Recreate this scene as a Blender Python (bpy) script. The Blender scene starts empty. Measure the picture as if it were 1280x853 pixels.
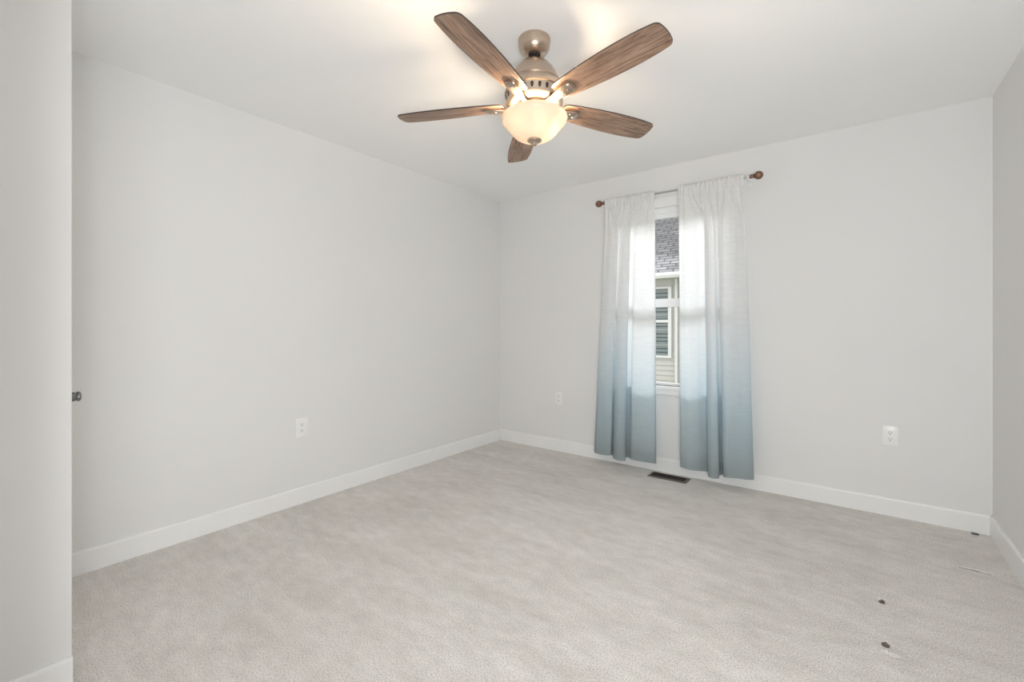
import bpy, bmesh, math, random
from mathutils import Vector, Matrix
PI = math.pi
scene = bpy.context.scene
COL = scene.collection

# ------------------------------------------------------------------ camera
YAW = math.radians(37.2)
CAM_H = 1.16
cam_data = bpy.data.cameras.new('camera')
cam = bpy.data.objects.new('camera', cam_data)
COL.objects.link(cam)
cam_data.sensor_width = 36.0
cam_data.lens = 36.0 * 561.0 / 1280.0
cam_data.shift_y = -18.0 / 1280.0
cam_data.clip_start = 0.02
cam.location = (0, 0, CAM_H)
cam.rotation_euler = (PI / 2, 0, YAW)
scene.camera = cam

# ------------------------------------------------------------------ world, light, exposure
world = bpy.data.worlds.new('sky')
scene.world = world
world.use_nodes = True
bg = world.node_tree.nodes['Background']
bg.inputs['Color'].default_value = (0.97, 0.985, 1.0, 1)
bg.inputs['Strength'].default_value = 2.2
scene.view_settings.view_transform = 'Standard'
scene.view_settings.look = 'None'
scene.view_settings.gamma = 1.0
scene.view_settings.use_curve_mapping = False
scene.view_settings.exposure = 0.17
try:
    scene.cycles.use_denoising = True
    scene.cycles.max_bounces = 12
    scene.cycles.diffuse_bounces = 8
    scene.cycles.transmission_bounces = 8
    scene.cycles.transparent_max_bounces = 12
    scene.cycles.sample_clamp_indirect = 8.0
except Exception:
    pass

def area_light(name, loc, rot, sx, sy, power, color):
    d = bpy.data.lights.new(name, 'AREA')
    d.shape = 'RECTANGLE'; d.size = sx; d.size_y = sy
    d.energy = power; d.color = color
    o = bpy.data.objects.new(name, d); COL.objects.link(o)
    o.location = loc; o.rotation_euler = rot
    return o
# the photographer's flash beside the camera, bounced off the ceiling
area_light('flash_bounce', (0.40, -0.32, 0.90), (PI / 2 + 0.30, 0, 0.55), 0.5, 0.5, 37.5, (0.96, 0.98, 1.0))
# bright open sky above the neighbour's roof, shining down through the curtained window
sky_l = area_light('sky_daylight', (-1.2, 8.6, 4.7), (0, 0, 0), 6.0, 2.4, 520.0, (0.95, 0.975, 1.0))
sky_l.rotation_euler = Vector((0.0, 5.0, 3.3)).to_track_quat('Z', 'Y').to_euler()

BULB_COL = (1.0, 0.77, 0.53)
# room dimensions
XL, XR, YB, YF, HC = -2.888, 0.620, 3.600, -2.30, 2.44
CX, CY = -1.990, 0.293            # outer corner of the closet that juts into the room at the left

# ------------------------------------------------------------------ materials
MATS = {}
def new_mat(name):
    m = bpy.data.materials.new(name); m.use_nodes = True
    nt = m.node_tree
    b = nt.nodes['Principled BSDF']
    MATS[name] = m
    return m, nt, b
def N(nt, t, **kw):
    n = nt.nodes.new(t)
    for k, v in kw.items():
        if k in ('operation', 'blend_type', 'data_type', 'noise_dimensions', 'wave_type', 'bands_direction', 'feature'):
            setattr(n, k, v)
        else:
            n.inputs[k].default_value = v
    return n
def coords(nt, scale=(1, 1, 1), out='Object'):
    tc = nt.nodes.new('ShaderNodeTexCoord')
    mp = nt.nodes.new('ShaderNodeMapping')
    mp.inputs['Scale'].default_value = scale
    nt.links.new(tc.outputs[out], mp.inputs['Vector'])
    return mp.outputs['Vector']
def ramp(nt, fac, stops, interp='LINEAR'):
    r = nt.nodes.new('ShaderNodeValToRGB')
    r.color_ramp.interpolation = interp
    els = r.color_ramp.elements
    while len(els) < len(stops): els.new(0.5)
    for e, (p, c) in zip(els, stops):
        e.position = p; e.color = (c[0], c[1], c[2], 1)
    nt.links.new(fac, r.inputs['Fac'])
    return r.outputs['Color']
def bump(nt, b, height, strength, dist):
    n = nt.nodes.new('ShaderNodeBump')
    n.inputs['Strength'].default_value = strength
    n.inputs['Distance'].default_value = dist
    nt.links.new(height, n.inputs['Height'])
    nt.links.new(n.outputs['Normal'], b.inputs['Normal'])
def plain(name, col, rough=0.5, metal=0.0, spec=0.5, var=0.0, vscale=8.0):
    m, nt, b = new_mat(name)
    b.inputs['Roughness'].default_value = rough
    b.inputs['Metallic'].default_value = metal
    b.inputs['Specular IOR Level'].default_value = spec
    no = N(nt, 'ShaderNodeTexNoise', Scale=vscale, Detail=3.0)
    nt.links.new(coords(nt), no.inputs['Vector'])
    lo = [max(0, c * (1 - var)) for c in col]; hi = [min(1, c * (1 + var)) for c in col]
    nt.links.new(ramp(nt, no.outputs['Fac'], [(0.3, lo), (0.7, hi)]), b.inputs['Base Color'])
    return m
def paint(name, col, rough):
    m, nt, b = new_mat(name)
    v = coords(nt)
    n1 = N(nt, 'ShaderNodeTexNoise', Scale=1.3, Detail=2.0)
    nt.links.new(v, n1.inputs['Vector'])
    nt.links.new(ramp(nt, n1.outputs['Fac'], [(0.3, [c * 0.99 for c in col]), (0.7, [c * 1.01 for c in col])]), b.inputs['Base Color'])
    n2 = N(nt, 'ShaderNodeTexNoise', Scale=260.0, Detail=2.0)
    nt.links.new(v, n2.inputs['Vector'])
    bump(nt, b, n2.outputs['Fac'], 0.05, 0.001)
    b.inputs['Roughness'].default_value = rough
    b.inputs['Specular IOR Level'].default_value = 0.25
    return m
M_WALL = paint('wall_paint', (0.80, 0.797, 0.789), 0.75)
M_CEIL = paint('ceiling_paint', (0.90, 0.90, 0.893), 0.9)
M_TRIM = plain('white_trim_paint', (0.88, 0.88, 0.87), 0.35, var=0.01)
M_VINYL = plain('white_vinyl', (0.85, 0.85, 0.85), 0.35, var=0.01)
M_PLATE = plain('white_plastic', (0.88, 0.88, 0.87), 0.3, var=0.01)
M_SLOT = plain('dark_slot', (0.03, 0.03, 0.03), 0.6)
M_SLOTG = plain('grey_slot', (0.16, 0.16, 0.155), 0.6)
M_NICKEL = plain('satin_nickel', (0.50, 0.49, 0.47), 0.3, 1.0, var=0.04, vscale=60)
M_FAN = plain('brushed_fan_nickel', (0.56, 0.455, 0.365), 0.3, 1.0, var=0.04, vscale=60)
M_PEWTER = plain('dark_pewter', (0.20, 0.20, 0.195), 0.38, 0.85, var=0.04, vscale=60)
M_DARK = plain('dark_bronze', (0.035, 0.030, 0.026), 0.5, 0.3)
M_SCRAP = plain('blue_grey_scrap', (0.12, 0.13, 0.15), 0.6)

def carpet():
    m, nt, b = new_mat('beige_carpet')
    v = coords(nt)
    big = N(nt, 'ShaderNodeTexNoise', Scale=1.0, Detail=5.0, Roughness=0.6)
    nt.links.new(coords(nt, (2.0, 5.5, 1)), big.inputs['Vector'])
    mid = N(nt, 'ShaderNodeTexNoise', Scale=14.0, Detail=4.0)
    nt.links.new(coords(nt, (0.8, 1.5, 1)), mid.inputs['Vector'])
    fine = N(nt, 'ShaderNodeTexNoise', Scale=190.0, Detail=3.0, Roughness=0.7)
    nt.links.new(v, fine.inputs['Vector'])
    tuft = N(nt, 'ShaderNodeTexVoronoi', Scale=150.0)
    nt.links.new(v, tuft.inputs['Vector'])
    c1 = ramp(nt, big.outputs['Fac'], [(0.33, (0.735, 0.705, 0.665)), (0.66, (0.85, 0.82, 0.785))])
    c2 = ramp(nt, mid.outputs['Fac'], [(0.3, (0.87, 0.865, 0.86)), (0.7, (1.0, 1.0, 1.0))])
    c3 = ramp(nt, fine.outputs['Fac'], [(0.32, (0.55, 0.54, 0.52)), (0.50, (0.98, 0.98, 0.98)), (0.70, (1.18, 1.18, 1.18))])
    mx = N(nt, 'ShaderNodeMix', data_type='RGBA', blend_type='MULTIPLY'); mx.inputs['Factor'].default_value = 1
    nt.links.new(c1, mx.inputs['A']); nt.links.new(c2, mx.inputs['B'])
    my = N(nt, 'ShaderNodeMix', data_type='RGBA', blend_type='MULTIPLY'); my.inputs['Factor'].default_value = 1
    nt.links.new(mx.outputs['Result'], my.inputs['A']); nt.links.new(c3, my.inputs['B'])
    nt.links.new(my.outputs['Result'], b.inputs['Base Color'])
    ad = N(nt, 'ShaderNodeMath', operation='ADD')
    nt.links.new(fine.outputs['Fac'], ad.inputs[0]); nt.links.new(tuft.outputs['Distance'], ad.inputs[1])
    bump(nt, b, ad.outputs[0], 0.5, 0.004)
    b.inputs['Roughness'].default_value = 1.0
    b.inputs['Specular IOR Level'].default_value = 0.05
    b.inputs['Sheen Weight'].default_value = 0.15
    return m
M_CARPET = carpet()
M_DENT_SHADE = plain('carpet_dent_shade', (0.15, 0.125, 0.105), 1.0, var=0.3, vscale=300)  # shade inside the dents and pressed lines, put into the carpet colour

def wood():
    m, nt, b = new_mat('weathered_oak')
    oi = nt.nodes.new('ShaderNodeObjectInfo')
    tc = nt.nodes.new('ShaderNodeTexCoord')
    sh = N(nt, 'ShaderNodeVectorMath', operation='SCALE')
    cb = nt.nodes.new('ShaderNodeCombineXYZ')
    for k in ('X', 'Y', 'Z'): nt.links.new(oi.outputs['Random'], cb.inputs[k])
    nt.links.new(cb.outputs[0], sh.inputs[0]); sh.inputs['Scale'].default_value = 7.0
    ad = N(nt, 'ShaderNodeVectorMath', operation='ADD')
    nt.links.new(tc.outputs['Object'], ad.inputs[0]); nt.links.new(sh.outputs[0], ad.inputs[1])
    def mapped(s):
        mp = nt.nodes.new('ShaderNodeMapping'); mp.inputs['Scale'].default_value = s
        nt.links.new(ad.outputs[0], mp.inputs['Vector']); return mp.outputs['Vector']
    g = N(nt, 'ShaderNodeTexNoise', Scale=1.0, Detail=6.0, Roughness=0.65, Distortion=0.6)
    nt.links.new(mapped((9, 120, 40)), g.inputs['Vector'])
    l = N(nt, 'ShaderNodeTexNoise', Scale=1.0, Detail=3.0, Distortion=1.2)
    nt.links.new(mapped((3, 22, 10)), l.inputs['Vector'])
    c1 = ramp(nt, g.outputs['Fac'], [(0.32, (0.115, 0.066, 0.046)), (0.49, (0.315, 0.205, 0.145)), (0.68, (0.45, 0.32, 0.24))])
    c2 = ramp(nt, l.outputs['Fac'], [(0.3, (0.70, 0.68, 0.66)), (0.7, (1.08, 1.04, 1.0))])
    mx = N(nt, 'ShaderNodeMix', data_type='RGBA', blend_type='MULTIPLY'); mx.inputs['Factor'].default_value = 1
    nt.links.new(c1, mx.inputs['A']); nt.links.new(c2, mx.inputs['B'])
    nt.links.new(mx.outputs['Result'], b.inputs['Base Color'])
    b.inputs['Roughness'].default_value = 0.45
    bump(nt, b, g.outputs['Fac'], 0.1, 0.001)
    return m
M_WOOD = wood()
M_EDGE = plain('dark_blade_edge', (0.05, 0.035, 0.028), 0.5)
M_ROD = plain('brushed_rod', (0.62, 0.62, 0.62), 0.3, 1.0)
M_COPPER = plain('antique_copper', (0.235, 0.135, 0.088), 0.35, 0.6, var=0.35, vscale=120)

def bowl_glass():
    m, nt, b = new_mat('frosted_amber_glass')
    out = nt.nodes['Material Output']
    tr = nt.nodes.new('ShaderNodeBsdfTranslucent')
    no = N(nt, 'ShaderNodeTexNoise', Scale=9.0, Detail=3.0, Distortion=0.8)
    nt.links.new(coords(nt), no.inputs['Vector'])
    c = ramp(nt, no.outputs['Fac'], [(0.3, (0.90, 0.83, 0.73)), (0.7, (0.93, 0.89, 0.82))])
    ct = ramp(nt, no.outputs['Fac'], [(0.3, (0.305, 0.272, 0.240)), (0.7, (0.335, 0.305, 0.275))])
    nt.links.new(ct, tr.inputs['Color'])
    nt.links.new(c, b.inputs['Base Color'])
    b.inputs['Roughness'].default_value = 0.25
    mx = nt.nodes.new('ShaderNodeMixShader'); mx.inputs[0].default_value = 0.5
    nt.links.new(b.outputs[0], mx.inputs[1]); nt.links.new(tr.outputs[0], mx.inputs[2])
    nt.links.new(mx.outputs[0], out.inputs['Surface'])
    return m
M_BOWL = bowl_glass()

def emissive(name, col, strength):
    m, nt, b = new_mat(name)
    b.inputs['Emission Color'].default_value = (*col, 1)
    b.inputs['Emission Strength'].default_value = strength
    return m
M_BULB = emissive('lit_bulb', (1.0, 0.78, 0.50), 6.0)

def fabric(name, trans):
    m, nt, b = new_mat(name)
    out = nt.nodes['Material Output']
    tc = nt.nodes.new('ShaderNodeTexCoord')
    sp = nt.nodes.new('ShaderNodeSeparateXYZ'); nt.links.new(tc.outputs['Object'], sp.inputs[0])
    wob = N(nt, 'ShaderNodeTexNoise', Scale=3.0, Detail=2.0); nt.links.new(tc.outputs['Object'], wob.inputs['Vector'])
    w = N(nt, 'ShaderNodeMath', operation='MULTIPLY_ADD'); w.inputs[1].default_value = 0.25
    nt.links.new(wob.outputs['Fac'], w.inputs[0]); nt.links.new(sp.outputs['Z'], w.inputs[2])
    mr = nt.nodes.new('ShaderNodeMapRange')
    mr.inputs['From Min'].default_value = 0.10 + 0.125; mr.inputs['From Max'].default_value = 2.2 + 0.125
    nt.links.new(w.outputs[0], mr.inputs['Value'])
    dye = ramp(nt, mr.outputs['Result'], [(0.0, (0.46, 0.525, 0.54)), (0.10, (0.535, 0.63, 0.665)), (0.22, (0.64, 0.75, 0.805)),
                                          (0.36, (0.79, 0.86, 0.895)), (0.54, (0.90, 0.915, 0.925)), (0.9, (0.93, 0.928, 0.92))])
    slub = N(nt, 'ShaderNodeTexNoise', Scale=1.0, Detail=4.0, Roughness=0.7)
    nt.links.new(coords(nt, (14, 14, 330)), slub.inputs['Vector'])
    warp = N(nt, 'ShaderNodeTexNoise', Scale=1.0, Detail=4.0, Roughness=0.7)
    nt.links.new(coords(nt, (330, 330, 12)), warp.inputs['Vector'])
    th = N(nt, 'ShaderNodeMath', operation='ADD'); nt.links.new(slub.outputs['Fac'], th.inputs[0]); nt.links.new(warp.outputs['Fac'], th.inputs[1])
    tone = ramp(nt, slub.outputs['Fac'], [(0.3, (0.92, 0.92, 0.92)), (0.6, (1.02, 1.02, 1.02))])
    mx = N(nt, 'ShaderNodeMix', data_type='RGBA', blend_type='MULTIPLY'); mx.inputs['Factor'].default_value = 1
    nt.links.new(dye, mx.inputs['A']); nt.links.new(tone, mx.inputs['B'])
    colr = mx.outputs['Result']
    nt.links.new(colr, b.inputs['Base Color'])
    b.inputs['Roughness'].default_value = 0.85; b.inputs['Specular IOR Level'].default_value = 0.1
    tr = nt.nodes.new('ShaderNodeBsdfTranslucent'); nt.links.new(colr, tr.inputs['Color'])
    ms = nt.nodes.new('ShaderNodeMixShader'); ms.inputs[0].default_value = trans
    nt.links.new(b.outputs[0], ms.inputs[1]); nt.links.new(tr.outputs[0], ms.inputs[2])
    tp = nt.nodes.new('ShaderNodeBsdfTransparent')
    op = nt.nodes.new('ShaderNodeMapRange')
    op.inputs['From Min'].default_value = 0.75; op.inputs['From Max'].default_value = 1.35
    op.inputs['To Min'].default_value = 0.90 if trans > 0.4 else 0.98; op.inputs['To Max'].default_value = 1.0
    nt.links.new(th.outputs[0], op.inputs['Value'])
    m2 = nt.nodes.new('ShaderNodeMixShader'); nt.links.new(op.outputs['Result'], m2.inputs[0])
    nt.links.new(tp.outputs[0], m2.inputs[1]); nt.links.new(ms.outputs[0], m2.inputs[2])
    nt.links.new(m2.outputs[0], out.inputs['Surface'])
    return m
M_SHEER = fabric('ombre_linen', 0.40)
M_HEM = fabric('ombre_linen_doubled', 0.25)

def glass():
    m, nt, b = new_mat('window_glass')
    out = nt.nodes['Material Output']
    gl = nt.nodes.new('ShaderNodeBsdfGlossy'); gl.inputs['Roughness'].default_value = 0.02
    tp = nt.nodes.new('ShaderNodeBsdfTransparent')
    fr = nt.nodes.new('ShaderNodeFresnel'); fr.inputs['IOR'].default_value = 1.45
    mx = nt.nodes.new('ShaderNodeMixShader')
    nt.links.new(fr.outputs[0], mx.inputs[0]); nt.links.new(tp.outputs[0], mx.inputs[1]); nt.links.new(gl.outputs[0], mx.inputs[2])
    nt.links.new(mx.outputs[0], out.inputs['Surface'])
    return m
M_GLASS = glass()

def shingles():
    m, nt, b = new_mat('grey_shingles')
    br = nt.nodes.new('ShaderNodeTexBrick')
    br.inputs['Color1'].default_value = (0.085, 0.085, 0.086, 1); br.inputs['Color2'].default_value = (0.17, 0.17, 0.172, 1)
    br.inputs['Mortar'].default_value = (0.025, 0.025, 0.027, 1)
    br.inputs['Scale'].default_value = 1.0; br.inputs['Brick Width'].default_value = 0.3; br.inputs['Row Height'].default_value = 0.120
    br.inputs['Mortar Size'].default_value = 0.018; br.inputs['Mortar Smooth'].default_value = 0.4
    nt.links.new(coords(nt, out='UV'), br.inputs['Vector'])
    nt.links.new(br.outputs['Color'], b.inputs['Base Color'])
    b.inputs['Roughness'].default_value = 0.95
    return m
M_SHINGLE = shingles()
M_SIDING = plain('beige_siding', (0.42, 0.40, 0.375), 0.6, var=0.03)
M_SOFFIT = plain('tan_soffit', (0.55, 0.52, 0.47), 0.6)
M_BLIND = plain('dark_green_blinds', (0.13, 0.165, 0.165), 0.5, var=0.05)
M_TRIMOUT = plain('exterior_white_trim', (0.55, 0.55, 0.54), 0.5)
M_GRASS = plain('lawn', (0.12, 0.16, 0.07), 0.9, var=0.3, vscale=5)

# ------------------------------------------------------------------ mesh helpers
def box(bm, x0, x1, y0, y1, z0, z1, mat=None, bev=0.0):
    vs = [bm.verts.new((x, y, z)) for x in (x0, x1) for y in (y0, y1) for z in (z0, z1)]
    if mat is not None:
        for v in vs: v.co = mat @ v.co
    fs = [(0, 1, 3, 2), (4, 6, 7, 5), (0, 4, 5, 1), (2, 3, 7, 6), (0, 2, 6, 4), (1, 5, 7, 3)]
    faces = [bm.faces.new([vs[i] for i in f]) for f in fs]
    if bev > 0:
        es = list({e for f in faces for e in f.edges})
        bmesh.ops.bevel(bm, geom=es, offset=bev, segments=3, affect='EDGES', profile=0.5)
def lathe(bm, prof, seg=48, mat=None, closed=False):
    rings = []
    for r, z in prof:
        if r < 1e-6:
            v = bm.verts.new((0, 0, z)); rings.append([v])
        else:
            rings.append([bm.verts.new((r * math.cos(2 * PI * k / seg), r * math.sin(2 * PI * k / seg), z)) for k in range(seg)])
    for a, b in zip(rings, rings[1:]):
        for k in range(seg):
            k2 = (k + 1) % seg
            if len(a) == 1 and len(b) == 1: continue
            if len(a) == 1: bm.faces.new([a[0], b[k], b[k2]])
            elif len(b) == 1: bm.faces.new([a[k], b[0], a[k2]])
            else: bm.faces.new([a[k], b[k], b[k2], a[k2]])
    if mat is not None:
        for ring in rings:
            for v in ring: v.co = mat @ v.co
def prism(bm, poly, z0, z1, mat=None):
    a = [bm.verts.new((x, y, z0)) for x, y in poly]; b = [bm.verts.new((x, y, z1)) for x, y in poly]
    bm.faces.new(a[::-1]); bm.faces.new(b)
    n = len(poly)
    for k in range(n): bm.faces.new([a[k], a[(k + 1) % n], b[(k + 1) % n], b[k]])
    if mat is not None:
        for v in a + b: v.co = mat @ v.co
def obj(name, bm, mats, parent=None, smooth=False, angle=40):
    bmesh.ops.recalc_face_normals(bm, faces=bm.faces[:])
    me = bpy.data.meshes.new(name); bm.to_mesh(me); bm.free()
    for m in (mats if isinstance(mats, (list, tuple)) else [mats]): me.materials.append(m)
    if smooth:
        for p in me.polygons: p.use_smooth = True
        try: me.set_sharp_from_angle(angle=math.radians(angle))
        except Exception: pass
    o = bpy.data.objects.new(name, me); COL.objects.link(o)
    if parent is not None: o.parent = parent
    return o
def struct(name, bm, mats, parent=None, **kw):
    o = obj(name, bm, mats, parent, **kw)
    if parent is None: o['kind'] = 'structure'
    return o
def thing(name, label, cat, loc=(0, 0, 0), rot=(0, 0, 0), group=None):
    o = bpy.data.objects.new(name, None); COL.objects.link(o)
    o.empty_display_size = 0.05
    o.location = loc; o.rotation_euler = rot
    o['label'] = label; o['category'] = cat
    if group: o['group'] = group
    return o
def tag(o, label, cat, group=None):
    o['label'] = label; o['category'] = cat
    if group: o['group'] = group
    return o
B = bmesh.new

# ------------------------------------------------------------------ room shell
T = 0.12
# floor: carpet with real dents and pressed lines left by furniture
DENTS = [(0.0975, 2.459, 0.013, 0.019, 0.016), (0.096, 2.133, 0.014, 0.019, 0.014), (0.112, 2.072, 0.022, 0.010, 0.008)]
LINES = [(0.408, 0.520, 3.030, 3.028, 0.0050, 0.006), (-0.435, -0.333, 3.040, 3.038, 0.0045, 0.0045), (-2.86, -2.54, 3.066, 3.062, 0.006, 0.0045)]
def axis(lo, hi, step, fine):
    pts = []; v = lo
    while v < hi: pts.append(v); v += step
    pts.append(hi)
    for a, b_, s in fine:
        pts = [p for p in pts if p < a or p > b_]
        k = int((b_ - a) / s)
        pts += [a + (b_ - a) * i / k for i in range(k + 1)]
    return sorted(pts)
fx = axis(XL - 0.05, XR + 0.05, 0.05, [(0.06, 0.14, 0.004), (0.39, 0.54, 0.006), (-0.46, -0.31, 0.006), (-2.86, -2.52, 0.01)])
fy = axis(YF - 0.05, YB + 0.05, 0.05, [(2.05, 2.16, 0.004), (2.43, 2.49, 0.004), (3.01, 3.09, 0.002)])
rng = random.Random(4)
bm = B()
grid = []
for y in fy:
    row = []
    for x in fx:
        z = 0.0; dk = 0.0
        for dx, dy, rx, ry, dep in DENTS:
            q = ((x - dx) / rx) ** 2 + ((y - dy) / ry) ** 2
            if q < 4: z -= dep * math.exp(-q * 1.3)
            jag = 0.75 + 0.25 * math.sin(x * 900) * math.cos(y * 700)
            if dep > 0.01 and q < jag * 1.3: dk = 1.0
            if 1.5 < q < 8: z += 0.001 * math.exp(-(math.sqrt(q) - 1.7) ** 2 * 4)
        for x0, x1, y0, y1, w, dep in LINES:
            if x0 - 0.02 <= x <= x1 + 0.02:
                t = (x - x0) / (x1 - x0); yc = y0 + (y1 - y0) * t
                fade = max(0, min(1, (t + 0.05) / 0.12)) * max(0, min(1, (1.05 - t) / 0.12))
                z -= dep * fade * math.exp(-((y - yc) / w) ** 2)
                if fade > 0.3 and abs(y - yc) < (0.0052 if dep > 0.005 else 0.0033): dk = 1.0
                z += 0.002 * fade * math.exp(-((y - yc - 0.014) / 0.007) ** 2)
        row.append((bm.verts.new((x, y, z)), dk))
    grid.append(row)
for j in range(len(fy) - 1):
    for i in range(len(fx) - 1):
        q4 = [grid[j][i], grid[j][i + 1], grid[j + 1][i + 1], grid[j + 1][i]]
        f = bm.faces.new([v for v, d in q4])
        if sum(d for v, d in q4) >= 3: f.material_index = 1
struct('floor', bm, [M_CARPET, M_DENT_SHADE], smooth=True, angle=80)

bm = B(); box(bm, XL - T, XR + T, YF - T, YB + T, HC, HC + 0.1); struct('ceiling', bm, M_CEIL)
bm = B(); box(bm, XL - T, XL, CY - 0.3, YB + T, -0.1, HC); struct('wall_left', bm, M_WALL)
bm = B(); box(bm, XR, XR + T, YF - T, YB + T, -0.1, HC); struct('wall_right', bm, M_WALL)
WX0, WX1, WZ0, WZ1 = -1.63, -0.72, 0.685, 2.12      # window opening
bm = B()
box(bm, XL - T, WX0, YB, YB + T, -0.1, HC); box(bm, WX1, XR + T, YB, YB + T, -0.1, HC)
box(bm, WX0, WX1, YB, YB + T, -0.1, WZ0); box(bm, WX0, WX1, YB, YB + T, WZ1, HC)
struct('wall_back', bm, M_WALL)
EX, EY = -1.12, 0.073
bm = B(); box(bm, EX, XR + T, YF - T, YF, -0.1, HC); struct('wall_front', bm, M_WALL)
# closet block: side wall facing the room, return wall with a door
DX0, DX1, DZ1 = -2.85, -2.095, 2.03
bm = B()
box(bm, CX - T, CX, 0.0, CY, -0.1, HC, bev=0.004)
struct('wall_closet', bm, M_WALL, smooth=True)
# added unseen wall block, shading the closet side wall from light behind the camera
bm = B(); box(bm, CX - T, EX, YF - T, EY, -0.1, HC, bev=0.004)
struct('wall_light_blocker', bm, M_WALL, smooth=True)
bm = B()
box(bm, DX1, CX - T + 0.004, CY - T, CY, -0.1, HC)
box(bm, XL, DX0, CY - T, CY, -0.1, HC); box(bm, DX0, DX1, CY - T, CY, DZ1, HC)
struct('wall_return', bm, M_WALL)
bm = B()
box(bm, DX0 + 0.004, DX1 - 0.004, CY - 0.042, CY - 0.006, 0.012, DZ1 - 0.004, bev=0.002)
door = struct('door_1', bm, M_TRIM, smooth=True)
# door knob: rose, stem and flat cap, axis along +Y
bm = B()
Rk = Matrix.Translation((-2.160, CY - 0.006, 0.9156)) @ Matrix.Rotation(-PI / 2, 4, 'X')
lathe(bm, [(0, 0), (0.026, 0), (0.026, 0.004), (0.022, 0.007), (0.0165, 0.008), (0.0160, 0.037), (0.0125, 0.0385), (0.0125, 0.041),
           (0.0160, 0.042), (0.0170, 0.045), (0.0165, 0.050), (0.012, 0.0535), (0, 0.0545)], 32, Rk)
kn = obj('door_knob', bm, M_PEWTER, door, smooth=True)
kn['label'] = 'small dark pewter knob'

# baseboards: 108 mm with an eased top edge
def baseboard(name, p0, p1, nrm):
    p0 = Vector(p0); p1 = Vector(p1); n = Vector(nrm)
    prof = [(0.0, 0.0), (0.014, 0.0), (0.014, 0.098), (0.012, 0.105), (0.008, 0.108), (0.0, 0.108)]
    bm = B()
    a = [bm.verts.new((p0.x + n.x * d, p0.y + n.y * d, z)) for d, z in prof]
    b_ = [bm.verts.new((p1.x + n.x * d, p1.y + n.y * d, z)) for d, z in prof]
    bm.faces.new(a); bm.faces.new(b_[::-1])
    for k in range(len(prof)):
        k2 = (k + 1) % len(prof); bm.faces.new([a[k], a[k2], b_[k2], b_[k]])
    return struct(name, bm, M_TRIM)
baseboard('baseboard_left', (XL, CY, 0), (XL, YB, 0), (1, 0))
baseboard('baseboard_back', (XL, YB, 0), (XR, YB, 0), (0, -1))
baseboard('baseboard_right', (XR, YF, 0), (XR, YB, 0), (-1, 0))
baseboard('baseboard_closet', (CX, EY, 0), (CX, CY, 0), (1, 0))
baseboard('baseboard_light_blocker', (EX, YF, 0), (EX, EY, 0), (1, 0))  # runs along the added light-blocking wall
baseboard('baseboard_front', (EX, YF, 0), (XR, YF, 0), (0, 1))

# ------------------------------------------------------------------ windows
def sash(bm, x0, x1, z0, z1, y0, y1, st, rt, rb):
    box(bm, x0, x0 + st, y0, y1, z0, z1); box(bm, x1 - st, x1, y0, y1, z0, z1)
    box(bm, x0 + st, x1 - st, y0, y1, z1 - rt, z1); box(bm, x0 + st, x1 - st, y0, y1, z0, z0 + rb)
bm = B()        # window frame, set into the opening
FY0, FY1 = YB + 0.045, YB + 0.115
box(bm, WX0, WX0 + 0.035, FY0, FY1, WZ0, WZ1); box(bm, WX1 - 0.035, WX1, FY0, FY1, WZ0, WZ1)
box(bm, WX0 + 0.035, WX1 - 0.035, FY0, FY1, WZ1 - 0.04, WZ1); box(bm, WX0 + 0.035, WX1 - 0.035, FY0, FY1, WZ0 - 0.02, WZ0 + 0.004)
win = struct('window_1', bm, M_VINYL)
ZM = 1.35
bm = B(); sash(bm, WX0 + 0.035, WX1 - 0.035, ZM - 0.032, WZ1 - 0.04, YB + 0.085, YB + 0.112, 0.035, 0.03, 0.06); obj('sash', bm, M_VINYL, win)
bm = B(); sash(bm, WX0 + 0.035, WX1 - 0.035, WZ0 + 0.001, ZM + 0.036, YB + 0.056, YB + 0.083, 0.035, 0.066, 0.016); obj('sash', bm, M_VINYL, win)
bm = B(); box(bm, WX0 + 0.07, WX1 - 0.07, YB + 0.096, YB + 0.100, ZM + 0.028, WZ1 - 0.07); obj('pane', bm, M_GLASS, win)
bm = B(); box(bm, WX0 + 0.07, WX1 - 0.07, YB + 0.068, YB + 0.072, WZ0, ZM - 0.03); obj('pane', bm, M_GLASS, win)
bm = B(); box(bm, WX0 - 0.05, WX1 + 0.05, YB - 0.030, YB + 0.045, WZ0 - 0.026, WZ0, bev=0.004); obj('window_sill', bm, M_TRIM, win)
bm = B(); box(bm, WX0 - 0.03, WX1 + 0.03, YB - 0.014, YB, WZ0 - 0.066, WZ0 - 0.026); obj('apron', bm, M_TRIM, win)
bm = B()
box(bm, WX0 - 0.07, WX0, YB - 0.014, YB, WZ0, WZ1 + 0.07); box(bm, WX1, WX1 + 0.07, YB - 0.014, YB, WZ0, WZ1 + 0.07)
box(bm, WX0, WX1, YB - 0.014, YB, WZ1, WZ1 + 0.07)
obj('casing', bm, M_TRIM, win)
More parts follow.
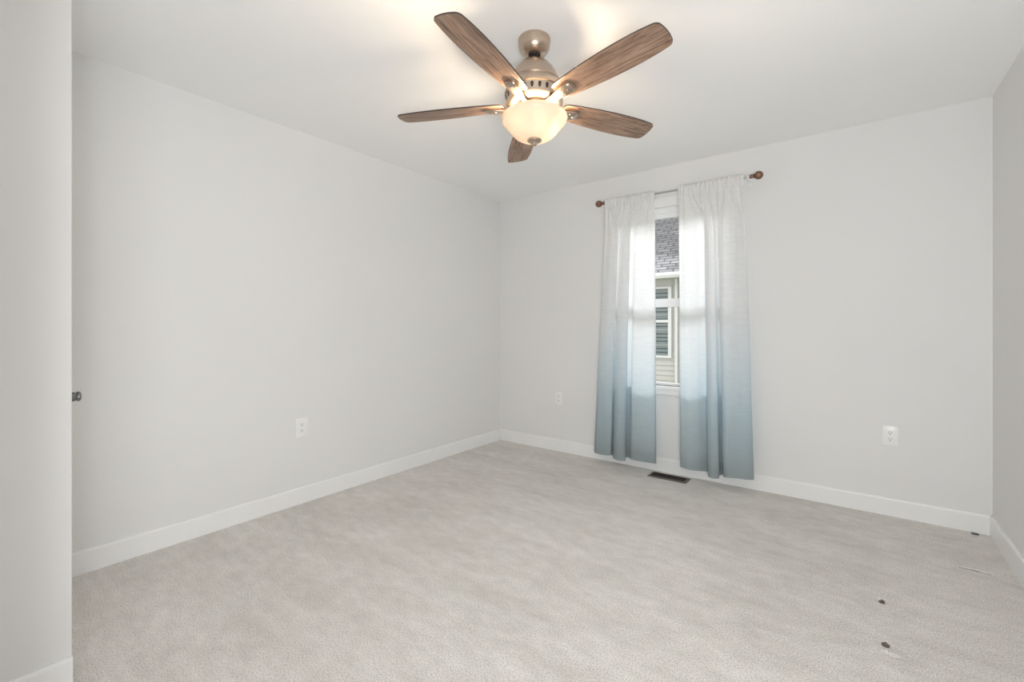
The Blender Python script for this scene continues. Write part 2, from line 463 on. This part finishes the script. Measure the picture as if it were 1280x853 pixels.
# ------------------------------------------------------------------ ceiling fan
FAN = Vector((-1.130, 1.653, 0.0))
HUBZ = 2.150
PHI0 = math.radians(-47.8) + YAW        # first blade angle in world
fan = thing('ceiling_fan', 'satin nickel ceiling fan with five weathered wood blades and lit glass bowl', 'ceiling fan', (FAN.x, FAN.y, HC))
def fanmat():
    # the hung assembly leans very slightly away from the camera about its hub
    ax = Vector((math.cos(YAW), math.sin(YAW), 0))
    return Matrix.Translation((0, 0, HUBZ - HC)) @ Matrix.Rotation(-0.030, 4, ax)
FM = fanmat()
def fpart(name, bm, mats, parent=fan, tilt=True, smooth=True, angle=35):
    o = obj(name, bm, mats, parent, smooth=smooth, angle=angle)
    if tilt and parent is fan: o.matrix_local = FM
    return o
z0 = HC
bm = B()
lathe(bm, [(0.0, 0.0), (0.069, 0.0), (0.0715, -0.003), (0.0715, -0.016), (0.070, -0.019), (0.0695, -0.032), (0.065, -0.047), (0.056, -0.060),
           (0.044, -0.068), (0.031, -0.071), (0.027, -0.069), (0.026, -0.055)], 64)
can = fpart('canopy', bm, M_FAN, tilt=False)
bm = B(); lathe(bm, [(0, -0.040), (0.020, -0.046), (0.026, -0.056), (0.0255, -0.064), (0.019, -0.072), (0.0, -0.076)], 32)
ball = fpart('hanger_ball', bm, M_DARK, can, tilt=False)
H = lambda z: z - HUBZ
bm = B(); lathe(bm, [(0.0, H(2.385)), (0.0105, H(2.385)), (0.0105, H(2.350)), (0.017, H(2.347)), (0.019, H(2.338)), (0.0, H(2.336))], 32)
fpart('downrod', bm, M_FAN)
bm = B()
lathe(bm, [(0.016, H(2.346)), (0.040, H(2.342)), (0.066, H(2.326)), (0.088, H(2.300)), (0.105, H(2.269)), (0.1165, H(2.243)), (0.1185, H(2.238)), (0.1165, H(2.236)),
           (0.1165, H(2.234)), (0.1195, H(2.232)), (0.1275, H(2.214)), (0.1320, H(2.200)), (0.1325, H(2.192)), (0.1270, H(2.189)), (0.1215, H(2.158)), (0.1265, H(2.156)),
           (0.1265, H(2.150)), (0.1200, H(2.144)), (0.1050, H(2.139)), (0.0860, H(2.137)), (0.0, H(2.137))], 72)
mot = fpart('motor_housing', bm, M_FAN)
bm = B()      # dark arched vent openings around the housing
for k in range(24):
    a = 2 * PI * k / 24
    poly = [(0.0068 * math.cos(t), 0.0045 + 0.0068 * math.sin(t)) for t in [PI - PI * i / 8 for i in range(9)]] + [(0.006, -0.003), (0.0025, -0.0115), (-0.0025, -0.0115), (-0.006, -0.003)]
    poly = poly[::-1]
    Mx = Matrix.Rotation(a, 4, 'Z') @ Matrix.Translation((0.1235, 0, H(2.1735))) @ Matrix.Rotation(0.17, 4, 'Y') @ Matrix.Rotation(PI / 2, 4, 'Z') @ Matrix.Rotation(PI / 2, 4, 'X')
    prism(bm, poly, -0.002, 0.0022, Mx)
vs_ = fpart('vent_slots', bm, M_DARK, mot, smooth=False)
# flywheel / blade hub and switch housing
bm = B()
lathe(bm, [(0.0, H(2.137)), (0.078, H(2.137)), (0.082, H(2.133)), (0.082, H(2.122)), (0.076, H(2.118)), (0.064, H(2.117)), (0.062, H(2.112)), (0.068, H(2.108)),
           (0.072, H(2.100)), (0.060, H(2.094)), (0.0, H(2.093))], 56)
fpart('light_kit_housing', bm, M_FAN)
bm = B()
prof = [(0.134, 2.085), (0.141, 2.085), (0.1455, 2.081), (0.1460, 2.075), (0.1435, 2.067), (0.1370, 2.057), (0.1280, 2.048), (0.1195, 2.038), (0.1130, 2.030), (0.1040, 2.018), (0.0880, 2.001),
        (0.0650, 1.988), (0.0400, 1.982), (0.0150, 1.980), (0.006, 1.980)]
prof = [(r, H(z + 0.008)) for r, z in prof]
inner = [(r - 0.004 if r > 0.02 else r, z + 0.004) for r, z in prof]
lathe(bm, prof + inner[::-1] + [prof[0]], 72)
fpart('glass_bowl', bm, M_BOWL)
bm = B()
lathe(bm, [(0.0, H(0.009 + 1.9815)), (0.031, H(0.009 + 1.9812)), (0.033, H(0.009 + 1.978)), (0.029, H(0.009 + 1.973)), (0.018, H(0.009 + 1.970)), (0.013, H(0.009 + 1.966)), (0.0125, H(0.009 + 1.960)), (0.008, H(0.009 + 1.955)), (0, H(0.009 + 1.954))], 40)
fpart('finial', bm, M_FAN)
bm = B(); lathe(bm, [(0.0, H(2.094)), (0.006, H(2.094)), (0.006, H(1.990)), (0.0, H(1.990))], 16); fpart('center_rod', bm, M_FAN)
# two bulbs inside the bowl with the lamp's own light
for k, (a, rr, pw) in enumerate(((YAW - 0.25, 0.066, 7.5), (YAW - 0.25 + 2 * PI / 3, 0.062, 11.5), (YAW - 0.25 + 4 * PI / 3, 0.062, 11.5))):
    d = Vector((math.cos(a), math.sin(a), 0)) * rr
    bm = B()
    bmesh.ops.create_uvsphere(bm, u_segments=20, v_segments=12, radius=0.016, matrix=Matrix.Translation((d.x * 0.6, d.y * 0.6, H(2.030))))
    lathe(bm, [(0.0, H(2.100)), (0.008, H(2.100)), (0.009, H(2.085)), (0.007, H(2.044)), (0.0, H(2.043))], 16, Matrix.Translation((d.x * 0.6, d.y * 0.6, 0)))
    fpart('bulb', bm, M_BULB)
    ld = bpy.data.lights.new('bulb_light', 'POINT'); ld.energy = pw; ld.color = BULB_COL; ld.shadow_soft_size = 0.028 if k == 0 else 0.03
    lo = bpy.data.objects.new('bulb_light', ld); COL.objects.link(lo); lo.parent = fan
    lo.matrix_local = FM @ Matrix.Translation((d.x * 1.22, d.y * 1.22, H(2.034)) if k == 0 else (d.x * 0.8, d.y * 0.8, H(2.066)))

# blades: outline in local X (outward), Y (width)
def blade_outline():
    half = [(0.135, 0.030), (0.142, 0.041), (0.155, 0.047), (0.20, 0.0535), (0.27, 0.060), (0.35, 0.0655), (0.43, 0.068), (0.51, 0.0675), (0.57, 0.0640), (0.610, 0.0590)]
    tip = []
    # rounded corner from (0.610,0.059) to the gently bowed end
    for i in range(1, 9):
        t = i / 8 * PI / 2
        tip.append((0.612 + 0.026 * math.sin(t), 0.0340 + 0.0245 * math.cos(t)))
    end = [(0.6405, 0.022), (0.642, 0.0)]
    up = half + tip + end
    return up + [(x, -y) for x, y in up[-2::-1]]
# smooth the outline
def smooth_poly(p, it=1):
    for _ in range(it):
        q = []
        n = len(p)
        for i in range(n):
            a, b_ = p[i], p[(i + 1) % n]
            q.append((a[0] * 0.75 + b_[0] * 0.25, a[1] * 0.75 + b_[1] * 0.25)); q.append((a[0] * 0.25 + b_[0] * 0.75, a[1] * 0.25 + b_[1] * 0.75))
        p = q
    return p
OUT = smooth_poly(blade_outline(), 2)
bm = B()
n = len(OUT)
top = [bm.verts.new((x, y, 0.0030)) for x, y in OUT]; bot = [bm.verts.new((x, y, -0.0030)) for x, y in OUT]
f1 = bm.faces.new(top); f2 = bm.faces.new(bot[::-1]); f1.material_index = 0; f2.material_index = 0
for k in range(n):
    f = bm.faces.new([top[k], bot[k], bot[(k + 1) % n], top[(k + 1) % n]]); f.material_index = 1
PITCH = math.atan(-0.200)
blade0 = obj('fan_blade', bm, [M_WOOD, M_EDGE], fan)
# blade iron: curved arm ending in a rounded pod under the blade
bm = B()
secs = [(0.072, 0.015, -0.020, 0.009), (0.090, 0.0145, -0.021, 0.009), (0.115, 0.0165, -0.021, 0.010), (0.138, 0.0215, -0.018, 0.012), (0.160, 0.0265, -0.0155, 0.015), (0.185, 0.0290, -0.0140, 0.0165),
        (0.203, 0.0275, -0.0130, 0.0160), (0.213, 0.0230, -0.0115, 0.0130), (0.219, 0.0150, -0.0095, 0.0090), (0.221, 0.006, -0.008, 0.005)]
rings = []
for x, hw, zc, th in secs:
    ring = []
    for k in range(20):
        t = 2 * PI * k / 20
        ring.append(bm.verts.new((x, hw * math.copysign(abs(math.cos(t)) ** 0.8, math.cos(t)), zc + th / 2 * math.copysign(abs(math.sin(t)) ** 0.8, math.sin(t)))))
    rings.append(ring)
for a, b_ in zip(rings, rings[1:]):
    for k in range(20): bm.faces.new([a[k], a[(k + 1) % 20], b_[(k + 1) % 20], b_[k]])
bm.faces.new(rings[0][::-1]); bm.faces.new(rings[-1])
# backing plate with a rounded end, lying against the blade
poly = [(0.150, -0.0275), (0.200, -0.0330)] + [(0.200 + 0.028 * math.cos(t), 0.033 * math.sin(t)) for t in [-PI / 2 + PI * i / 16 for i in range(1, 16)]] + [(0.200, 0.0330), (0.150, 0.0275)]
prism(bm, poly, -0.0100, -0.0032)
iron0 = obj('blade_iron', bm, M_FAN, blade0, smooth=True, angle=50)
bm = B()
for sx, sy in ((0.175, 0.014), (0.175, -0.014), (0.198, 0.0)):
    lathe(bm, [(0.0, -0.0235), (0.003, -0.023), (0.0045, -0.021), (0.0045, -0.018)], 16, Matrix.Translation((sx, sy, 0)))
screw0 = obj('screws', bm, M_FAN, blade0, smooth=True)
for k in range(5):
    if k == 0: bl = blade0
    else:
        bl = blade0.copy(); COL.objects.link(bl); bl.parent = fan
        for ch in (iron0, screw0):
            c = ch.copy(); COL.objects.link(c); c.parent = bl
    bl.matrix_local = FM @ Matrix.Rotation(PHI0 + k * 2 * PI / 5, 4, 'Z') @ Matrix.Rotation(PITCH, 4, 'X')

# ------------------------------------------------------------------ curtain rod and curtains
ROD_Y, ROD_Z, RX0, RX1 = 3.500, 2.207, -1.690, -0.553
rod = thing('curtain_rod', 'thin curtain rod with copper ball finials above the window', 'curtain rod', ((RX0 + RX1) / 2, ROD_Y, ROD_Z))
L = (RX1 - RX0) / 2
RYm = Matrix.Rotation(PI / 2, 4, 'Y')
bm = B(); lathe(bm, [(0, -L + 0.01), (0.008, -L + 0.01), (0.008, L - 0.01), (0, L - 0.01)], 24, RYm); obj('pole', bm, M_ROD, rod, smooth=True)
def finial_bm(sgn):
    bm = B()
    prof = [(0, -0.055), (0.0130, -0.055), (0.0145, -0.051), (0.0145, -0.044), (0.0115, -0.040), (0.0115, -0.035), (0.016, -0.033), (0.016, -0.029), (0.0125, -0.027)]
    for i in range(0, 17):
        t = -1.15 + (PI / 2 + 1.15) * i / 16
        prof.append((0.0285 * math.cos(t) if i < 16 else 0, 0.0285 * math.sin(t)))
    lathe(bm, prof, 32, RYm if sgn > 0 else Matrix.Rotation(-PI / 2, 4, 'Y'))
    return bm
for s in (-1, 1):
    fo = obj('finial', finial_bm(s), M_COPPER, rod, smooth=True)
    fo.location = (s * (L + 0.036), 0, 0); fo['label'] = 'round copper finial'
for s in (-1, 1):       # brackets
    bm = B()
    x = s * (L - 0.030)
    box(bm, x - 0.006, x + 0.006, 0.004, YB - ROD_Y, -0.016, -0.008)
    box(bm, x - 0.011, x + 0.011, YB - ROD_Y - 0.004, YB - ROD_Y, -0.045, 0.015)
    lathe(bm, [(0.0085, -0.006), (0.0115, -0.006), (0.0115, 0.006), (0.0085, 0.006), (0.0085, -0.006)], 24, Matrix.Translation((x, 0, 0)) @ RYm)
    obj('bracket', bm, M_VINYL, rod)

def spline(pts, p):
    # uniform Catmull-Rom through 2D points, p in 0..1
    n = len(pts) - 1
    f = max(0.0, min(0.999999, p)) * n; i = int(f); t = f - i
    P = [pts[max(0, i - 1)], pts[i], pts[i + 1], pts[min(n, i + 2)]]
    out = []
    for k in (0, 1):
        a, b_, c, d = (q[k] for q in P)
        out.append(0.5 * (2 * b_ + (c - a) * t + (2 * a - 5 * b_ + 4 * c - d) * t * t + (3 * b_ - a - 3 * c + d) * t ** 3))
    return out
ZT, ZHEAD, ZHEM = ROD_Z + 0.022, ROD_Z - 0.060, 0.075
def curtain(name, label, xt0, xt1, xb0, xb1, folds, hemz, seed):
    NS, NT = 420, 70
    rg = random.Random(seed)
    gph = [rg.random() * 6.28 for _ in range(4)]
    def raw(s, z):
        t = (ZT - z) / (ZT - hemz(s))               # 0 top .. 1 hem
        te = t ** 0.85
        u, f = spline(folds, s)
        c = max(0.0, min(1.0, 1 - (t - 0.03) / 0.13)); c = c * c * (3 - 2 * c)      # the header is gathered evenly on the rod
        u = u * (1 - c) + s * c
        x = xt0 + (xt1 - xt0) * u
        x += (xb0 + (xb1 - xb0) * u - x) * te
        g = 0.008 * math.sin(s * 75 + gph[0] + 2 * math.sin(s * 5)) + 0.004 * math.sin(s * 120 + gph[1])
        k = max(0.0, min(1.0, (t - 0.02) / 0.55)); k = k * k * (3 - 2 * k)
        y = ROD_Y + f * (0.62 + 0.38 * k) * (1 - c) - 0.012 * c + g * (1 - k) * 0.8 + 0.003 * math.sin(7 * z + s * 9 + gph[3]) * k
        return x, y
    def pos(s, z, off=0.0):
        x, y = raw(s, z)
        if off:
            x0, y0 = raw(max(0.0, s - 0.002), z); x1, y1 = raw(min(1.0, s + 0.002), z)
            dx, dy = x1 - x0, y1 - y0; L_ = math.hypot(dx, dy) or 1.0
            x += -dy / L_ * off; y += dx / L_ * off
        return Vector((x, y, z))
    def sheet(z_hi, z_lo_fn, rows, off, s0=0.0, s1=1.0):
        bm = B(); gr = []
        for j in range(rows + 1):
            row = []
            for i in range(NS + 1):
                s = s0 + (s1 - s0) * i / NS
                zl = z_lo_fn(s); z = z_hi(s) + (zl - z_hi(s)) * j / rows
                row.append(bm.verts.new(pos(s, z, off)))
            gr.append(row)
        for j in range(rows):
            for i in range(NS): bm.faces.new([gr[j][i], gr[j + 1][i], gr[j + 1][i + 1], gr[j][i + 1]])
        return bm
    bm = sheet(lambda s: ZHEAD, lambda s: hemz(s), NT, 0.0)
    o = obj(name, bm, M_SHEER, smooth=True, angle=80)
    tag(o, label, 'curtain', 'window curtains')
    # rod pocket: front and back layers around the rod, gathered
    bm = B(); ring_n = 14; gr = []
    zc = ROD_Z
    for i in range(NS + 1):
        s = i / NS
        base = pos(s, ZHEAD)
        g = 0.0035 * math.sin(s * 95 + gph[1]) + 0.0025 * math.sin(s * 160 + gph[0])
        x = xt0 + (xt1 - xt0) * s
        zz = 0.003 * math.sin(s * 80 + gph[2])
        pts = [(base.y - 0.001, ZHEAD), (ROD_Y - 0.013 + g, ROD_Z - 0.030), (ROD_Y - 0.0135 + g, ROD_Z), (ROD_Y - 0.010 + g, ROD_Z + 0.014 + zz), (ROD_Y - 0.003 + g, ROD_Z + 0.026 + zz),
               (ROD_Y + 0.003 + g, ROD_Z + 0.026 + zz), (ROD_Y + 0.010 + g, ROD_Z + 0.014 + zz), (ROD_Y + 0.0135 + g, ROD_Z), (ROD_Y + 0.013 + g, ROD_Z - 0.030), (base.y + 0.001, ZHEAD)]
        gr.append([bm.verts.new((x, y, z)) for y, z in pts])
    for i in range(NS):
        for k in range(len(gr[0]) - 1): bm.faces.new([gr[i][k], gr[i + 1][k], gr[i + 1][k + 1], gr[i][k + 1]])
    h = obj('rod_pocket', bm, M_HEM, o, smooth=True, angle=80)
    # bottom hem: the doubled strip on the back
    bm = sheet(lambda s: hemz(s) + 0.085, lambda s: hemz(s) + 0.001, 6, 0.0022)
    obj('hem', bm, M_HEM, o, smooth=True, angle=80)
    # rolled side edges
    for (a, b_) in ((0.0, 0.022), (0.978, 1.0)):
        bm = B(); gr = []
        for j in range(NT + 1):
            row = []
            for i in range(9):
                s = a + (b_ - a) * i / 8
                z = ZHEAD + (hemz(s) - ZHEAD) * j / NT
                row.append(bm.verts.new(pos(s, z, 0.0018)))
            gr.append(row)
        for j in range(NT):
            for i in range(8): bm.faces.new([gr[j][i], gr[j + 1][i], gr[j + 1][i + 1], gr[j][i + 1]])
        obj('side_hem', bm, M_HEM, o, smooth=True, angle=80)
    return o
def folds_px(p0, p1, lst):
    return [((p - p0) / (p1 - p0), d) for p, d in lst]
FL = folds_px(741, 820, [(741, .030), (743, .005), (748, -.030), (757, -.048), (764, -.042), (766.5, -.020), (763, .004), (756, .014), (753, .022), (758, .030), (766, .022), (769, -.020), (775, -.050),
                         (781, -.048), (784.5, -.025), (782, .008), (775, .018), (772, .026), (778, .034), (786.5, .037), (789, .018), (790.5, -.015), (797, -.034), (808, -.036), (816, -.030), (819.5, -.018), (820, .002)])
FR = folds_px(848, 943, [(848, .004), (849.5, -.016), (854, -.028), (863, -.034), (873, -.014), (881, .018), (889, .034), (895, .034), (893, .018), (888.5, .004), (887, -.030), (892.5, -.058), (898, -.055), (901.5, -.036),
                         (900.5, -.002), (901.5, .030), (904, .038), (905.8, .010), (906.5, -.030), (912, -.056), (919, -.050), (926, -.040), (933, -.042), (939, -.030), (942.5, -.008), (941, .014), (936, .022), (930, .026)])
curtain('curtain', 'sheer white to blue ombre linen curtain covering the left side of the window', -1.663, -1.2395, -1.783, -1.233, FL, lambda s: 0.075 + 0.012 * math.sin(s * 9), 3)
curtain('curtain', 'wider ombre linen curtain covering the right side of the window, above the floor register', -1.0605, -0.609, -1.047, -0.5435, FR, lambda s: 0.082 + 0.014 * math.sin(s * 8 + 1.5) + 0.03 * max(0, s - 0.75), 8)

# ------------------------------------------------------------------ outlets
def receptacle(parent, zc):
    bm = B()
    hw, hh, c = 0.0165, 0.0140, 0.007
    poly = [(-hw, -hh + c), (-hw + c, -hh), (hw - c, -hh), (hw, -hh + c), (hw, hh - c), (hw - c, hh), (-hw + c, hh), (-hw, hh - c)]
    prism(bm, poly, 0.0, 0.0085, Matrix.Translation((0, 0, zc)) @ Matrix.Rotation(PI / 2, 4, 'X'))
    r = obj('receptacle', bm, M_PLATE, parent)
    for name, x, w, h, m in (('slot', -0.0065, 0.0020, 0.0080, M_SLOTG), ('slot', 0.0065, 0.0020, 0.0068, M_SLOTG)):
        bm = B(); box(bm, x - w / 2 - 0.0003, x + w / 2 + 0.0003, -0.0092, -0.0080, zc + 0.0035 - h / 2, zc + 0.0035 + h / 2); obj(name, bm, m, r)
    bm = B(); lathe(bm, [(0, 0.0080), (0.0028, 0.0080), (0.0028, 0.0092), (0, 0.0092)], 16, Matrix.Translation((0, 0, zc - 0.0075)) @ Matrix.Rotation(PI / 2, 4, 'X')); obj('ground_hole', bm, M_SLOT, r)
def outlet(label, loc, rz):
    t = thing('outlet', label, 'outlet', loc, (0, 0, rz), 'wall outlets')
    bm = B(); box(bm, -0.0400, 0.0400, -0.0060, 0.0, -0.0620, 0.0620, bev=0.0025); obj('cover_plate', bm, M_PLATE, t, smooth=True)
    receptacle(t, 0.0195); receptacle(t, -0.0195)
    bm = B(); lathe(bm, [(0, 0.0078), (0.0025, 0.0075), (0.0032, 0.0060), (0.0032, 0.0050)], 16, Matrix.Rotation(PI / 2, 4, 'X')); obj('screw', bm, M_PLATE, t, smooth=True)
    return t
outlet('white duplex outlet on the long left wall that has no window', (XL, 1.515, 0.497), -PI / 2 + PI)
outlet('white duplex outlet on the window wall between the room corner and the left curtain', (-2.181, YB, 0.490), 0)
outlet('white duplex outlet on the window wall to the right of both curtains', (0.184, YB, 0.489), 0)

# ------------------------------------------------------------------ floor register
reg = thing('floor_register', 'brown metal floor register in the carpet below the curtains', 'floor vent', (-1.126, 3.474, 0.0))
bm = B()
hx, hy, ix, iy = 0.148, 0.068, 0.128, 0.046
outer = [(-hx, -hy), (hx, -hy), (hx, hy), (-hx, hy)]; mid_ = [(-hx + .012, -hy + .012), (hx - .012, -hy + .012), (hx - .012, hy - .012), (-hx + .012, hy - .012)]
inn = [(-ix, -iy), (ix, -iy), (ix, iy), (-ix, iy)]
loops = [[bm.verts.new((x, y, z)) for x, y in pl] for pl, z in ((outer, 0.001), (mid_, 0.007), (inn, 0.007), (inn, 0.0005))]
for a, b_ in zip(loops, loops[1:]):
    for k in range(4): bm.faces.new([a[k], a[(k + 1) % 4], b_[(k + 1) % 4], b_[k]])
M_REGF = plain('register_frame_metal', (0.20, 0.17, 0.14), 0.35, 0.8)
M_REG = plain('register_brown', (0.030, 0.022, 0.018), 0.45, 0.3)
obj('frame', bm, M_REGF, reg)
bm = B()
for k in range(3):
    y = -iy + 0.0005 + (2 * iy - 0.001) * (k + 0.5) / 3
for k in range(26):
    x = -ix + 2 * ix * (k + 0.5) / 26
    box(bm, x - 0.0014, x + 0.0014, -iy, iy, 0.0015, 0.0060, Matrix.Identity(4))
for k in range(1, 4):
    y = -iy + 2 * iy * k / 4
    box(bm, -ix, ix, y - 0.002, y + 0.002, 0.0012, 0.0064)
obj('louvers', bm, M_REG, reg)
bm = B(); box(bm, -ix, ix, -iy, iy, 0.0004, 0.0012); obj('damper', bm, M_SLOT, reg)

# a small scrap lying at the foot of the baseboard
bm = B()
pl = [(-0.016, -0.006), (0.004, -0.009), (0.018, -0.004), (0.014, 0.006), (-0.004, 0.008), (-0.015, 0.004)]
prism(bm, pl, 0.001, 0.009)
bmesh.ops.bevel(bm, geom=bm.edges[:], offset=0.002, segments=2, affect='EDGES')
sc = obj('scrap', bm, M_SCRAP, smooth=True); sc.location = (0.543, 3.552, 0.0)
tag(sc, 'small blue grey scrap lying on the carpet against the back baseboard near the right corner', 'scrap')

# ------------------------------------------------------------------ outside: neighbouring house
NY = 9.5
house = thing('neighbour_house', 'beige sided house with grey shingle roof seen through the window', 'house', (-3.0, NY, -0.6))
def hp(name, bm, m, **kw):
    o = obj(name, bm, m, house, **kw); o.location = (3.0, -NY, 0.6); return o
def hs(name, bm, m, parent, **kw): return obj(name, bm, m, parent, **kw)
bm = B()
z = -0.6
while z < 2.25:          # lap siding courses
    vs = [bm.verts.new(c) for c in ((-7, NY - 0.016, z), (4, NY - 0.016, z), (4, NY, z + 0.105), (-7, NY, z + 0.105))]
    bm.faces.new(vs)
    vs = [bm.verts.new(c) for c in ((-7, NY + 0.004, z), (4, NY + 0.004, z), (4, NY - 0.016, z), (-7, NY - 0.016, z))]
    bm.faces.new(vs)
    z += 0.105
box(bm, -7, 4, NY + 0.005, NY + 0.2, -0.6, 2.3)
hp('siding', bm, M_SIDING)
bm = B(); box(bm, -7.2, 4.2, NY - 0.40, NY, 2.155, 2.175); hp('soffit', bm, M_SOFFIT)
bm = B()
gp = [(NY - 0.40, 2.135), (NY - 0.50, 2.135), (NY - 0.53, 2.19), (NY - 0.53, 2.245), (NY - 0.52, 2.245), (NY - 0.515, 2.20), (NY - 0.41, 2.20), (NY - 0.40, 2.245)]
a = [bm.verts.new((-7.2, y, z)) for y, z in gp]; b_ = [bm.verts.new((4.2, y, z)) for y, z in gp]
for k in range(len(gp)): bm.faces.new([a[k], a[(k + 1) % len(gp)], b_[(k + 1) % len(gp)], b_[k]])
hp('gutter', bm, M_TRIMOUT)
bm = B()
uvl = bm.loops.layers.uv.new('UVMap')
ye, ze, yr, zr = NY - 0.48, 2.25, NY + 3.2, 4.8
sl = math.hypot(yr - ye, zr - ze)
vs = [bm.verts.new(c) for c in ((-7.2, ye, ze), (4.2, ye, ze), (4.2, yr, zr), (-7.2, yr, zr))]
f = bm.faces.new(vs)
for lp, uv in zip(f.loops, ((0, 0), (11.4, 0), (11.4, sl), (0, sl))): lp[uvl].uv = uv
vs2 = [bm.verts.new(c) for c in ((-7.2, yr, zr), (4.2, yr, zr), (4.2, yr + 3.7, ze), (-7.2, yr + 3.7, ze))]
f = bm.faces.new(vs2)
for lp, uv in zip(f.loops, ((0, sl), (11.4, sl), (11.4, 0), (0, 0))): lp[uvl].uv = uv
hp('roof', bm, M_SHINGLE)
# neighbour's double hung window
nx0, nx1, nz0, nz1 = -3.95, -3.006, 0.50, 2.00
bm = B(); sash(bm, nx0, nx1, nz0, nz1, NY - 0.05, NY + 0.02, 0.072, 0.045, 0.05)
box(bm, nx0 + 0.07, nx1 - 0.07, NY - 0.035, NY + 0.01, 1.245, 1.305)
nw = hp('window', bm, M_TRIMOUT)
bm = B()
z = nz0 + 0.05
while z < nz1 - 0.06:
    box(bm, nx0 + 0.07, nx1 - 0.07, NY - 0.020, NY - 0.016, z, z + 0.052, None); z += 0.078
hs('blinds', bm, M_BLIND, nw)
bm = B(); box(bm, nx0 + 0.07, nx1 - 0.07, NY - 0.014, NY - 0.010, nz0 + 0.04, nz1 - 0.04); hs('pane', bm, M_SLOT, nw)
bm = B(); box(bm, -2.93, -2.878, NY - 0.075, NY - 0.020, -0.6, 2.16); hp('downspout', bm, M_TRIMOUT)
bm = B(); box(bm, -14, 9, YB + 0.3, 22, -0.72, -0.6); struct('ground', bm, M_GRASS)
